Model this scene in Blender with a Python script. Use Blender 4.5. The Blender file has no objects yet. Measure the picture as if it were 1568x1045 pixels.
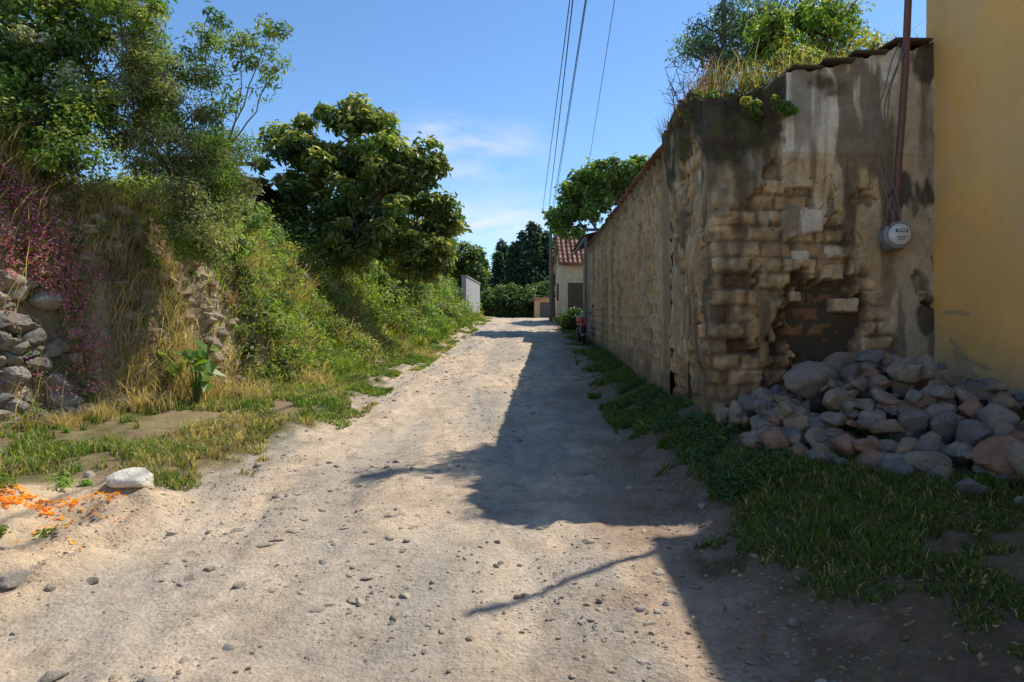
import bpy, bmesh, math, numpy as np
from mathutils import Vector
rng = np.random.default_rng(7)
scene = bpy.context.scene
scene.view_settings.view_transform = 'Standard'
scene.view_settings.look = 'None'
scene.view_settings.exposure = 0

# ---------------------------------------------------------------- noise
def _h(ix, iy, iz):
    n = (ix.astype(np.int64)*374761393 + iy.astype(np.int64)*668265263 + iz.astype(np.int64)*1274126177) & 0xffffffff
    n = ((n ^ (n >> 13)) * 1274126177) & 0xffffffff
    n = (n ^ (n >> 16)) & 0xffffff
    return n / float(0xffffff)
def vnoise(x, y, z=0.0):
    x, y, z = np.broadcast_arrays(np.asarray(x, float), np.asarray(y, float), np.asarray(z, float))
    ix, iy, iz = np.floor(x), np.floor(y), np.floor(z)
    fx, fy, fz = x-ix, y-iy, z-iz
    fx = fx*fx*(3-2*fx); fy = fy*fy*(3-2*fy); fz = fz*fz*(3-2*fz)
    def c(a, b, d): return _h(ix+a, iy+b, iz+d)
    x00 = c(0,0,0)*(1-fx)+c(1,0,0)*fx; x10 = c(0,1,0)*(1-fx)+c(1,1,0)*fx
    x01 = c(0,0,1)*(1-fx)+c(1,0,1)*fx; x11 = c(0,1,1)*(1-fx)+c(1,1,1)*fx
    return ((x00*(1-fy)+x10*fy)*(1-fz) + (x01*(1-fy)+x11*fy)*fz)*2-1
def fbm(x, y, z=0.0, o=4):
    s = 0; a = 0.5; f = 1.0
    for i in range(o):
        s = s + a*vnoise(x*f+13.7*i, y*f+7.1*i, np.asarray(z)*f+3.3*i); a *= .5; f *= 2.03
    return s
def sm(a, b, x):
    t = np.clip((x-a)/(b-a), 0, 1); return t*t*(3-2*t)
def lerp(a, b, t):
    a = np.asarray(a, float); b = np.asarray(b, float)
    if np.ndim(t) and a.ndim <= 2: t = np.asarray(t)[..., None]
    return a*(1-t)+b*t

# ---------------------------------------------------------------- mesh helpers
def make_obj(name, V, T, mat, C=None, smooth=False, parent=None):
    V = np.ascontiguousarray(V, dtype=np.float32); T = np.ascontiguousarray(T, dtype=np.int32)
    k = T.shape[1]
    me = bpy.data.meshes.new(name)
    me.vertices.add(len(V)); me.vertices.foreach_set('co', V.ravel())
    me.loops.add(len(T)*k); me.loops.foreach_set('vertex_index', T.ravel())
    me.polygons.add(len(T)); me.polygons.foreach_set('loop_start', np.arange(0, len(T)*k, k, dtype=np.int32))
    me.polygons.foreach_set('loop_total', np.full(len(T), k, dtype=np.int32))
    me.polygons.foreach_set('use_smooth', np.full(len(T), smooth, dtype=bool))
    me.update(calc_edges=True)
    if C is not None:
        C = np.clip(np.asarray(C, dtype=np.float32), 0, .92)
        if C.shape[1] == 3: C = np.hstack([C, np.ones((len(C), 1), np.float32)])
        at = me.color_attributes.new(name='Col', type='FLOAT_COLOR', domain='POINT')
        at.data.foreach_set('color', np.ascontiguousarray(C).ravel())
    me.materials.append(mat)
    ob = bpy.data.objects.new(name, me); scene.collection.objects.link(ob)
    if parent: ob.parent = parent
    return ob
class B:
    def __init__(s): s.v=[]; s.t=[]; s.c=[]; s.n=0
    def add(s, V, T, C=(1,1,1)):
        V = np.asarray(V, float); T = np.asarray(T, int)
        if T.shape[1] == 4: T = np.vstack([T[:, [0,1,2]], T[:, [0,2,3]]])
        C = np.asarray(C, float)
        if C.ndim == 1: C = np.tile(C, (len(V), 1))
        s.v.append(V); s.t.append(T+s.n); s.c.append(C); s.n += len(V)
    def obj(s, name, mat, smooth=False, parent=None):
        return make_obj(name, np.vstack(s.v), np.vstack(s.t), mat, np.vstack(s.c), smooth, parent)
    def box(s, c, d, col=(1,1,1), rz=0.0, rx=0.0, bev=0.0):
        bm = bmesh.new(); bmesh.ops.create_cube(bm, size=1.0)
        for v in bm.verts: v.co = Vector((v.co.x*d[0], v.co.y*d[1], v.co.z*d[2]))
        if bev > 0: bmesh.ops.bevel(bm, geom=list(bm.edges), offset=bev, segments=2, affect='EDGES')
        bmesh.ops.triangulate(bm, faces=bm.faces[:])
        V = np.array([v.co[:] for v in bm.verts]); T = np.array([[v.index for v in f.verts] for f in bm.faces]); bm.free()
        if rx:
            cx, sx = math.cos(rx), math.sin(rx); V = V @ np.array([[1,0,0],[0,cx,sx],[0,-sx,cx]])
        if rz:
            cz, sz = math.cos(rz), math.sin(rz); V = V @ np.array([[cz,sz,0],[-sz,cz,0],[0,0,1]])
        s.add(V+np.array(c), T, col)
    def tube(s, P, R, n=7, col=(1,1,1), closed=False):
        P = np.asarray(P, float); R = np.broadcast_to(np.asarray(R, float), (len(P),))
        D = np.gradient(P, axis=0); 
        if closed: D = np.roll(P, -1, 0)-np.roll(P, 1, 0)
        D /= np.linalg.norm(D, axis=1)[:, None]+1e-9
        ref = np.array([0, 0, 1.0]) if abs(D[:, 2]).mean() < .8 else np.array([1.0, 0.1, 0])
        U = np.cross(D, ref); U /= np.linalg.norm(U, axis=1)[:, None]+1e-9; W = np.cross(D, U)
        a = np.arange(n)*2*math.pi/n
        V = (P[:, None]+R[:, None, None]*(np.cos(a)[None, :, None]*U[:, None]+np.sin(a)[None, :, None]*W[:, None])).reshape(-1, 3)
        q = []; m = len(P); 
        for i in range(m if closed else m-1):
            j = (i+1) % m
            for k in range(n): q.append([i*n+k, i*n+(k+1) % n, j*n+(k+1) % n, j*n+k])
        s.add(V, q, col)
        if not closed:
            for e in (0, m-1):
                s.add(np.vstack([V[e*n:(e+1)*n], P[e]]), [[k, (k+1) % n, n] for k in range(n)], col)

# ---------------------------------------------------------------- materials
def M(name, rough=.85, nscale=8, namt=.25, bump=.3, bscale=30, trans=0.0, bdist=.02, fine=0.0, metallic=0.0, spec=.3, big=0.0, bump2=0.0):
    m = bpy.data.materials.new(name); m.use_nodes = True; nt = m.node_tree; N = nt.nodes; Lk = nt.links
    for n in list(N): N.remove(n)
    out = N.new('ShaderNodeOutputMaterial'); p = N.new('ShaderNodeBsdfPrincipled')
    p.inputs['Roughness'].default_value = rough; p.inputs['Metallic'].default_value = metallic
    p.inputs['Specular IOR Level'].default_value = spec
    a = N.new('ShaderNodeAttribute'); a.attribute_name = 'Col'; col = a.outputs['Color']
    tc = N.new('ShaderNodeTexCoord')
    def mult(col, scale, amt, detail=6):
        n = N.new('ShaderNodeTexNoise'); n.inputs['Scale'].default_value = scale; n.inputs['Detail'].default_value = detail
        n.inputs['Roughness'].default_value = .65
        Lk.new(tc.outputs['Object'], n.inputs['Vector'])
        r = N.new('ShaderNodeMapRange'); r.inputs[1].default_value = .3; r.inputs[2].default_value = .7
        r.inputs[3].default_value = 1-amt; r.inputs[4].default_value = 1+amt
        Lk.new(n.outputs['Fac'], r.inputs[0])
        mx = N.new('ShaderNodeVectorMath'); mx.operation = 'SCALE'
        Lk.new(col, mx.inputs[0]); Lk.new(r.outputs[0], mx.inputs['Scale']); return mx.outputs[0]
    if namt: col = mult(col, nscale, namt)
    if fine: col = mult(col, nscale*9, fine, 4)
    if big: col = mult(col, .7, big, 5)
    Lk.new(col, p.inputs['Base Color'])
    if bump:
        n = N.new('ShaderNodeTexNoise'); n.inputs['Scale'].default_value = bscale; n.inputs['Detail'].default_value = 8
        n.inputs['Roughness'].default_value = .7
        Lk.new(tc.outputs['Object'], n.inputs['Vector'])
        b = N.new('ShaderNodeBump'); b.inputs['Strength'].default_value = bump; b.inputs['Distance'].default_value = bdist
        Lk.new(n.outputs['Fac'], b.inputs['Height']); last = b.outputs[0]
        if bump2:
            v = N.new('ShaderNodeTexVoronoi'); v.inputs['Scale'].default_value = bscale*1.6; Lk.new(tc.outputs['Object'], v.inputs['Vector'])
            b2 = N.new('ShaderNodeBump'); b2.inputs['Strength'].default_value = bump2; b2.inputs['Distance'].default_value = .012; b2.invert = True
            Lk.new(v.outputs['Distance'], b2.inputs['Height']); Lk.new(last, b2.inputs['Normal']); last = b2.outputs[0]
        Lk.new(last, p.inputs['Normal'])
    if trans:
        t = N.new('ShaderNodeBsdfTranslucent'); sc = N.new('ShaderNodeVectorMath'); sc.operation = 'MULTIPLY'
        sc.inputs[1].default_value = (1.8, 1.9, .8); Lk.new(col, sc.inputs[0]); Lk.new(sc.outputs[0], t.inputs[0])
        mx = N.new('ShaderNodeMixShader'); mx.inputs[0].default_value = trans
        Lk.new(p.outputs[0], mx.inputs[1]); Lk.new(t.outputs[0], mx.inputs[2]); Lk.new(mx.outputs[0], out.inputs[0])
    else: Lk.new(p.outputs[0], out.inputs[0])
    return m
m_ground = M('ground_earth', .95, 2.6, .14, .9, 26, bdist=.03, fine=.20, spec=.12, big=.10, bump2=.5)
m_leaf = M('leaf', .45, 1.5, .15, 0, trans=.42, spec=.4)
m_grass = M('grass_blade', .6, 1.5, .15, 0, trans=.40, spec=.25)
m_bark = M('bark', .95, 12, .3, .6, 40)
m_rock = M('rock', .92, 9, .25, .8, 35, fine=.18, spec=.2)
m_adobe = M('adobe', .95, 7, .20, .9, 26, fine=.18, bdist=.025, spec=.12)
m_paint = M('yellow_plaster', .85, 1.3, .05, .35, 18, fine=.03, bdist=.01, spec=.2)
m_tile = M('clay_tile', .9, 6, .25, .5, 30)
m_metal = M('painted_metal', .5, 10, .12, .1, 40, spec=.5)
m_gloss = M('gloss_paint', .25, 5, .03, 0, spec=.6)
m_rubber = M('rubber', .8, 10, .1, .2, 60)

# ---------------------------------------------------------------- terrain
def zr(y): return np.interp(y, [-60,0,3,7.5,12.6,17.6,23.4,40,55,75,200,600], [-.6,0,.06,.31,.635,1.1,1.6,2.95,3.45,3.7,9,12])
def Lr(y): return np.interp(y, [-60,0,4,7.5,12.6,17.6,23.4,40,60,500], [-3.3,-3.1,-2.85,-2.54,-2.34,-2.09,-1.88,-1.3,-.9,-.9])+.22*fbm(y*.9, 3.1)
def Rr(y): return 1.0+.038*np.clip(y, -20, 80)+.18*fbm(y*1.1, 9.4)
def Ft(y): return np.interp(y, [-60,0,5,7.8,10.4,12,16,22,40,60,500], [-7,-6.8,-6.3,-5.9,-4.8,-3.8,-3.1,-2.65,-2.1,-2.4,-3])+.2*fbm(y*.7, 21.)
def bank(x, y):
    w = np.interp(y, [0,8,11,13,16,22,40], [1.0,.9,.9,1.9,2.5,2.1,1.5]); hb = np.interp(y, [0,8,12,16,22,30,40,60,80], [2.9,3.1,2.85,2.7,2.2,1.7,1.1,.4,.0])
    return w, hb
def xw(y): return 1.85+.04*y
def sandm(x, y): return sm(-4.7, -4.2, x)*(1-sm(-2.9, -2.5, x))*sm(3.2, 4.0, y)*(1-sm(5.6, 6.4, y))
def H(x, y):
    x = np.asarray(x, float); y = np.asarray(y, float)
    L, R, F = Lr(y), Rr(y), Ft(y); w, hb = bank(x, y)
    z = zr(y)
    road = sm(L-.3, L+.2, x)*(1-sm(R-.3, R+.3, x))
    c = (L+R)/2+.12*np.sin(y*.35)
    rut = np.exp(-((x-c+.85)/.24)**2)+np.exp(-((x-c-.75)/.24)**2)
    gul = np.clip(.10-np.abs(fbm(x*1.6+.3*y, y*.35, 81.)), 0, 1)*.2
    z = z + road*(-.04*rut*(.5+.8*np.clip(fbm(x*.3,y*.5,83.)+.5,0,1)) + .028*fbm(x*1.3, y*.6)+.022*fbm(x*8, y*7)+.014*fbm((x-.12*np.sin(y*.35))*7,y*.5,85.)*rut-gul)
    dl = np.clip(L-x, 0, None); z = z + .05*np.minimum(dl, np.maximum(L-F, 0)) + .10*sm(0, .5, dl)*(1-road)*(0.6+fbm(x*1.7, y*1.7))
    z = z + sandm(x, y)*.16*np.clip(.3+fbm(x*2.1, y*2.1, 91.)+.4*fbm(x*7,y*7,92.), -.2, 1)
    b = np.clip(F-x, 0, None); bs = sm(0, 1, b/w)
    z = z + bs*hb + .07*np.clip(b-w, 0, 25)
    bm_ = sm(0, .3, b/w)
    z = z + bm_*(.26*fbm(x*1.1, y*1.1, 5.)+.09*fbm(x*5, y*5, 2.))*np.where(y < 60, 1, 0)
    e = np.interp(y, [0,3,5.8,7.3,9.7,15,24,30,40], [.15,.22,.40,.52,.42,.29,-.1,-.1,0])
    dr = x-R; z = z + e*sm(0, 1.0, dr) + np.interp(y, [0,4,6,7.3,9,10], [0.02,.04,.12,.16,.1,0])*np.clip(x-2.1, 0, 2.6)
    z = z + sm(0, .4, dr)*.05*fbm(x*3, y*3, 8.)
    z = z + sm(70, 160, y)*6*sm(0, 60, np.abs(x))
    return z
xs = np.concatenate([-np.geomspace(500, 12.5, 40), np.arange(-12, 5.01, .042), np.geomspace(5.5, 500, 40)])
ys = np.concatenate([np.linspace(-60, 1, 40), [1.5], 2*np.exp(np.arange(0, math.log(30), .007)), np.geomspace(61, 700, 45)])
X, Y = np.meshgrid(xs, ys); Z = H(X, Y)
nx, ny = len(xs), len(ys); idx = np.arange(nx*ny).reshape(ny, nx)
Q = np.stack([idx[:-1, :-1], idx[:-1, 1:], idx[1:, 1:], idx[1:, :-1]], -1).reshape(-1, 4)
L, R, F = Lr(Y), Rr(Y), Ft(Y); w, hb = bank(X, Y)
n1 = fbm(X*.8, Y*.5, 1.); n2 = fbm(X*3, Y*3, 4.); n3 = fbm(X*9, Y*9, 4.); n4 = fbm(X*2.2, Y*.5, 14.)
n5 = fbm((X-.12*np.sin(Y*.35))*7, Y*.5, 85.)
roadc = lerp(np.array([.61,.475,.335]), np.array([.48,.40,.31]), sm(-.2, .25, n1+.4*n4).ravel())
roadc = lerp(roadc, [.42,.325,.225], (sm(.05, .4, n2)*.5).ravel())
roadc = lerp(roadc, [.38,.34,.28], (sm(.03, .28, n4)*.6).ravel())
roadc = lerp(roadc, [.34,.28,.215], (sm(.1, .35, n3)*.55).ravel())
c0 = (L+R)/2+.12*np.sin(Y*.35)
rutm = np.exp(-((X-c0+.85)/.28)**2)+np.exp(-((X-c0-.75)/.28)**2)
roadc = lerp(roadc, [.70,.545,.38], (.5*rutm*sm(-.35,.1,n1)*sm(-.2,.2,n5)).ravel())
dirt = lerp(np.array([.25,.175,.105]), np.array([.40,.285,.17]), sm(-.25, .3, n2).ravel())
gm = lerp(np.array([.12,.12,.045]), np.array([.26,.20,.10]), sm(-.2, .25, n1+n3*.3).ravel())
edge_l = sm(.0, .7, L-X+.6*n2+.3*n3).ravel(); edge_r = sm(-.15, .45, X-R+.5*n2+.3*n3).ravel()
C = lerp(roadc, np.array([.33,.215,.14]), sm(-.9, .1, X-R+.5*n2+.3*n1).ravel()*.75)
verge = lerp(dirt, gm, sm(-.1, .2, n2+.1).ravel())
sand = sandm(X, Y).ravel()
C = lerp(C, verge, edge_l); C = lerp(C, np.array([.66,.49,.31])*(1+.3*n2.ravel()[:,None]), np.clip(sand*1.3, 0, 1)*.9)
C = lerp(C, lerp(dirt*.75, gm*.8, sm(-.1,.3,n2).ravel()), edge_r)
bk = sm(0, .25, (F-X)/w).ravel()
bankc = lerp(lerp(np.array([.25,.185,.115]), np.array([.48,.38,.25]), sm(-.2, .3, n2).ravel()), [.13,.095,.055], sm(.05, .35, n3).ravel()*.6)
bankc = lerp(bankc, [.12,.14,.045], sm(11, 14, Y).ravel()*.7)
C = lerp(C, bankc, bk); C = lerp(C, [.06,.08,.03], sm(55, 75, Y).ravel())
make_obj('ground', np.stack([X, Y, Z], -1).reshape(-1, 3), Q, m_ground, C, True)

# ---------------------------------------------------------------- foliage builders
def norm(v): return v/(np.linalg.norm(v, axis=1)[:, None]+1e-9)
def leaves(P, Nn, size, width, C, droop=.2, fold=.15):
    n = len(P); r = rng.normal(size=(n, 3)); Nn = norm(Nn); a = norm(np.cross(Nn, r)); a[:, 2] -= droop; a = norm(a)
    b = norm(np.cross(a, Nn)); s = np.broadcast_to(size, (n,))[:, None]; w = s*width
    V = np.stack([P, P+a*s*.45+b*w+Nn*s*fold, P+a*s, P+a*s*.45-b*w+Nn*s*fold], 1).reshape(-1, 3)
    i = np.arange(n)[:, None]*4
    T = np.vstack([i+[0,2,1], i+[0,3,2]])
    return V, T, np.repeat(C, 4, 0)
def blades(P, h, w, lean, C):
    n = len(P); th = rng.uniform(0, 6.283, n); ld = np.stack([np.cos(th), np.sin(th), 0*th], 1)*np.broadcast_to(lean, (n,))[:, None]*np.broadcast_to(h, (n,))[:, None]
    ph = rng.uniform(0, 6.283, n); s = np.stack([np.cos(ph), np.sin(ph), 0*ph], 1)*np.broadcast_to(w, (n,))[:, None]
    up = np.zeros((n, 3)); up[:, 2] = h
    V = np.stack([P-s, P+s, P+up*.55+ld*.35-s*.7, P+up*.55+ld*.35+s*.7, P+up*(1-.25*np.linalg.norm(ld, axis=1)/np.maximum(h, 1e-3))[:, None]+ld], 1).reshape(-1, 3)
    i = np.arange(n)[:, None]*5
    T = np.vstack([i+[0,1,3], i+[0,3,2], i+[2,3,4]])
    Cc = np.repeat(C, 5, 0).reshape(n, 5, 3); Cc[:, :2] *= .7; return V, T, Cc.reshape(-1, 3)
def pal(n, cols, wts, var=.25):
    cols = np.array(cols); k = rng.choice(len(cols), n, p=np.array(wts)/sum(wts)); c = cols[k]*(1+rng.uniform(-var, var, (n, 1))); return c*(1+rng.uniform(-.08, .08, (n, 3)))
def clumps(ells, rr=(.35, .7)):
    out = []; rad = []
    for c, r, n in ells:
        d = norm(rng.normal(size=(n, 3))); u = rng.uniform(0, 1, n)**.45
        out.append(np.array(c)+d*np.array(r)*u[:, None]); rad.append(rng.uniform(*rr, n))
    return np.vstack(out), np.concatenate(rad)
def crown(Cc, Rr_, per, size, width, cols, wts, droop=.25, up=.7, shell=.5, tops=None, var=.25):
    n = len(Cc); per = np.full(n, per); k = np.repeat(np.arange(n), per); m = len(k)
    d = norm(rng.normal(size=(m, 3))); r = Rr_[k]*(shell+(1-shell)*rng.uniform(0, 1, m)**.5)*rng.uniform(.75, 1.15, m)
    sq = np.array([1, 1, .75]); P = Cc[k]+d*r[:, None]*sq
    Nn = d+np.array([0, 0, up])+rng.normal(size=(m, 3))*.45
    base = pal(n, cols, wts, var)[k]; col = base*(1+rng.uniform(-.25, .25, (m, 1)))
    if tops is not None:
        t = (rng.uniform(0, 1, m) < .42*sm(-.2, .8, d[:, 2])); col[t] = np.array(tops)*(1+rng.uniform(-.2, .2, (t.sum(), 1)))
    return leaves(P, Nn, size*rng.uniform(.6, 1.3, m), width, col, droop)
def limb(b, p0, p1, r0, r1, bend=.15, n=8, col=(.13,.10,.07)):
    p0 = np.array(p0, float); p1 = np.array(p1, float); t = np.linspace(0, 1, n)[:, None]; l = np.linalg.norm(p1-p0)
    mid = (p0+p1)/2+rng.normal(size=3)*bend*l; mid[2] = max(mid[2], min(p0[2], p1[2])) 
    P = (1-t)**2*p0+2*t*(1-t)*mid+t*t*p1; P[1:-1] += rng.normal(size=(n-2, 3))*.015*l
    b.tube(P, r0+(r1-r0)*t[:, 0], 6, col); return P
def tree(name, base, ells, per, size, width, cols, wts, trunk_r=.16, rr=(.35, .7), fork=None, droop=.25, tops=None, shell=.5, nl=None, bark=(.16,.125,.09), up=.7, var=.25):
    e = bpy.data.objects.new(name, None); scene.collection.objects.link(e)
    b = B(); base = np.array(base, float)
    Cc, Ra = clumps(ells, rr)
    fork = np.array(fork if fork is not None else (base+(Cc.mean(0)-base)*.45))
    limb(b, base-[0, 0, .3], fork, trunk_r*1.3, trunk_r*.8, .06, col=bark)
    main = [limb(b, fork, np.array(c)-np.array([0, 0, r[2]*.2]), trunk_r*.7, trunk_r*.3, .12, col=bark) for c, r, n in ells]
    allp = np.vstack([mm[2:] for mm in main])
    for c in Cc[:(nl or len(Cc))]:
        j = np.argmin(np.linalg.norm(allp-c, axis=1)+rng.uniform(0, .4, len(allp))); limb(b, allp[j], c, trunk_r*.22, .008, .12, 6, bark)
    b.obj('trunk_and_limbs', m_bark, True, e)
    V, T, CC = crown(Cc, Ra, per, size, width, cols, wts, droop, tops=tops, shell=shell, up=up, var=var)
    make_obj('crown_leaves', V, T, m_leaf, CC, False, e); return e

DG=(.052,.092,.025); MG=(.095,.16,.034); LG=(.175,.265,.05); YG=(.31,.33,.07); ST=(.58,.45,.24); OL=(.18,.18,.08)
tree('broadleaf_tree', (-7.2, 10.4, 3.6), [((-7.9,10.2,6.2),(1.2,1.0,1.1),38), ((-6.5,9.9,6.7),(1.2,.9,.8),36), ((-6.7,9.4,5.4),(.9,.7,.8),28), ((-8.3,9.6,5.0),(1.0,.9,.9),24), ((-7.6,9.6,7.2),(1.4,.6,.5),26)],
     190, .10, .26, [DG,MG,LG,OL], [4,4,2,1], .12, (.2,.48), tops=YG)
tree('overgrown_shrub', (-6.8, 9.2, 3.4), [((-7.2,8.8,4.3),(1.1,.5,.7),46), ((-6.2,9.0,4.2),(.8,.5,.7),40), ((-5.9,9.5,5.0),(.5,.5,.7),22)],
     160, .075, .24, [LG,MG,YG,OL,DG], [4,3,1,2,1], .05, (.15,.4), tops=YG, shell=.15)
tree('feathery_shrub', (-5.0, 10.3, 3.2), [((-5.2,10.2,4.9),(.85,.7,1.2),50), ((-4.5,10.4,4.1),(.6,.5,.9),36), ((-5.5,9.8,5.9),(.7,.6,.7),24), ((-4.7,10.0,3.3),(.6,.5,.6),30)],
     260, .085, .11, [(.20,.22,.11),(.25,.27,.13),LG,(.34,.32,.19)], [3,3,2,2], .05, (.16,.4), droop=.5, shell=.05, up=.2)
tree('white_flowering_shrub', (-6.0, 9.3, 3.4), [((-5.85,9.2,4.95),(.3,.3,.4),9),((-6.4,9.1,5.6),(.3,.3,.3),6)], 110, .06, .35, [(.46,.44,.37),(.28,.28,.19),LG], [3,2,2], .03, (.14,.28), shell=.1)
tree('slender_sapling', (-4.6, 10.6, 3.2), [((-4.15,10.5,6.15),(.4,.3,.4),12), ((-3.75,10.5,5.75),(.3,.25,.4),9), ((-4.7,10.5,6.3),(.45,.3,.6),18), ((-3.75,10.5,6.35),(.3,.2,.15),6),((-4.5,10.5,5.3),(.3,.3,.5),10)],
     34, .11, .13, [MG,LG,YG], [1,2,1], .020, (.12,.3), shell=.0, droop=.4, bark=(.2,.17,.10))
AV=[(.065,.11,.027),(.11,.155,.036),(.19,.22,.055)]
tree('avocado_tree', (-4.9, 18.6, 3.6), [((-4.3,18,6.3),(2.1,1.5,1.3),86), ((-5.9,18,5.2),(1.4,1.3,1.2),40), ((-2.7,17.9,6.2),(.9,.8,.6),22), ((-2.15,18.6,4.75),(.85,.9,.9),30), ((-3.9,17.3,4.6),(1.4,1,.9),40),((-4.2,18,7.5),(.9,.6,.45),18),((-5.6,18,6.9),(.9,.6,.5),16),((-2.6,18.4,3.9),(.9,.8,.6),22),((-4.6,17.0,3.9),(1.2,.6,.5),22)],
     120, .19, .26, AV, [3,4,4], .17, (.16,.44), tops=(.48,.43,.12), droop=.35, shell=.3)
tree('avocado_tree', (-5.2, 24, 4.2), [((-4.9,25,5.9),(2.0,1.5,1.3),46), ((-3.2,25,5.0),(1.1,1,1.0),26)],
     100, .22, .30, AV, [3,3,2], .15, (.35,.6), tops=YG)
tree('roadside_tree', (-3.8, 44, 4.5), [((-3.2,45,6.4),(1.4,1.5,1.5),36), ((-5.4,44,6.8),(1.8,1.6,2.0),40)], 100, .30, .32, [DG,MG], [3,2], .15, (.5,.9), tops=YG)
tree('walnut_tree', (4.7, 29.5, 1.6), [((4.1,29.5,8.3),(2.0,1.6,1.1),40), ((3.0,29.5,7.6),(1.4,1.2,.9),24), ((5.4,29.8,8.6),(1.3,1.2,1.2),24),((2.4,30,7.0),(.9,.7,.8),16)],
     85, .26, .26, [(.11,.18,.05),(.16,.25,.065),MG], [3,3,2], .13, (.22,.5), tops=(.26,.33,.10), shell=.3)
tree('dark_shrub', (.6, 58, 3.4), [((.4,57,4.9),(2.3,1.5,1.4),50),((-1.4,58,4.6),(1.5,1,1.3),25),((2.4,58.5,5.8),(1.2,1,1.0),18)], 110, .28, .32, [DG,MG], [3,2], .12, (.4,.8), tops=(.22,.26,.08))
tree('roadside_shrub', (2.75, 29.2, 1.9), [((2.45,29.2,2.5),(.45,.8,.5),14)], 150, .14, .3, [DG,MG], [2,1], .04, (.2,.4))

b = B(); PV=[]
for i in range(52):
    px = rng.uniform(-26, 34); py = rng.uniform(84, 122); hh = rng.uniform(8, 12.5)
    if i < 9: px, py, hh = [(2.4,82,11.8),(4.2,83,10.8),(.3,81,9.2),(-1.7,84,8.2),(1.3,86,11.2),(3.3,88,12.2),(-3.6,88,7.5),(5.8,85,10),(-.8,90,9.8)][i]
    elif px < -2: hh *= .7
    g = float(H(px, py)); b.tube([(px, py, g-.5), (px+.1, py, g+hh*.5), (px, py, g+hh)], [.28, .16, .03], 6, (.10,.07,.05))
    n = 2100; t = rng.uniform(.05, 1, n)**.8; lay = np.floor(t*11+rng.uniform(-.4,.4,n))/11; th = rng.uniform(0, 6.283, n)
    brk = .66+.34*np.sin(th*4+lay*40+i); rad = np.clip(1-lay,0,1)**.75*hh*.30*brk*rng.uniform(.2, 1, n)**.5+.1
    P = np.stack([px+rad*np.cos(th), py+rad*np.sin(th), g+t*hh-.22*rad+rng.uniform(-.2,.2,n)], 1)
    Nn = np.stack([np.cos(th)*.4, np.sin(th)*.4, np.ones(n)], 1)+rng.normal(size=(n,3))*.3
    PV.append(leaves(P, Nn, rng.uniform(.35,.75,n), .24, pal(n, [(.045,.08,.055),(.075,.12,.075)], [2,1]), .3))
e = bpy.data.objects.new('pine_forest', None); scene.collection.objects.link(e)
b.obj('trunks', m_bark, True, e)
def joinarr(L_):
    V=[];T=[];Cx=[];o=0
    for v,t,c in L_: V.append(v);T.append(t+o);Cx.append(c);o+=len(v)
    return np.vstack(V),np.vstack(T),np.vstack(Cx)
V,T,Cx = joinarr(PV); make_obj('needles', V, T, m_leaf, Cx, False, e)

# ---------------------------------------------------------------- grass
def samp(n, y0, y1, xf0, xf1):
    y = y0*(y1/y0)**rng.uniform(0, 1, n); u = rng.uniform(0, 1, n); x = xf0(y)+(xf1(y)-xf0(y))*u; return x, y, u
bw = lambda y: bank(0*y, y)[0]
G = []
x, y, u = samp(150000, 3.2, 42, lambda y: Ft(y)-.1, lambda y: Lr(y)+.15)
d = fbm(x*1.5, y*1.1, 6.)+.5*fbm(x*6, y*6, 1.); dist = (Lr(y)-x)
keep = (d > -.05-.2*sm(9,13,y)+.35*(1-sm(0, .9, dist))+sandm(x,y)*.8); x, y, d, dist = x[keep], y[keep], d[keep], dist[keep]
n = len(x); P = np.stack([x, y, H(x, y)-.01], 1); hz = rng.uniform(.03, .15, n)*(1+.9*np.clip(d, 0, 1))*(.55+.5*sm(0, 1, dist))
green = fbm(x*.8, y*.7, 12.)+rng.normal(size=n)*.15 > .04-.12*sm(8,12,y)
col = np.where(green[:, None], pal(n, [LG,MG,YG], [3,3,1]), pal(n, [ST,(.42,.32,.17),YG,OL], [4,4,1,2]))
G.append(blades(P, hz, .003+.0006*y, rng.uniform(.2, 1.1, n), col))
x, y, u = samp(175000, 2.1, 30, lambda y: Rr(y)-.05, lambda y: np.where(y < 7.0, np.minimum(4.35, 1.4+.78*y), xw(y)))
d = fbm(x*1.5, y*1.5, 16.)+.5*fbm(x*6, y*6, 11.); dist = x-Rr(y)
keep = (d > -.06+.45*(1-sm(0, .6, dist))+.05*(1-sm(3.4, 4.6, y))); x, y, d, dist = x[keep], y[keep], d[keep], dist[keep]
n = len(x); P = np.stack([x, y, H(x, y)-.01], 1); hz = rng.uniform(.02, .10, n)*(1+1.2*np.clip(d, 0, 1))*(.65+.35*sm(3,4.5,y))
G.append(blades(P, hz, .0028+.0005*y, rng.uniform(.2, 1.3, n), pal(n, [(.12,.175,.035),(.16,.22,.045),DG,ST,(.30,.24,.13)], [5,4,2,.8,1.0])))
nt = 3600; x, y, u = samp(nt, 5.5, 42, lambda y: Ft(y)-bw(y)*1.4, lambda y: Ft(y)+.1)
tpos = (Ft(y)-x)/bw(y)
kp = np.where(y < 11.3, rng.uniform(0,1,nt) < np.where(tpos>.8, .7, np.where(y<8.9,.16,.26)), rng.uniform(0,1,nt)<.8); x, y = x[kp], y[kp]; nt = len(x)
tk = np.repeat(np.arange(nt), 42); n = len(tk)
xx = x[tk]+rng.normal(size=n)*.10; yy = y[tk]+rng.normal(size=n)*.12
hh = np.where(y < 12, rng.uniform(.10, .38, nt), rng.uniform(.2, .6, nt))[tk]*rng.uniform(.5, 1.1, n)
dry = np.where(y < 12, rng.uniform(0,1,nt) < .6, fbm(x*.5,y*.5,33.) + rng.uniform(-.3,.3,nt) > .17)
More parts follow.
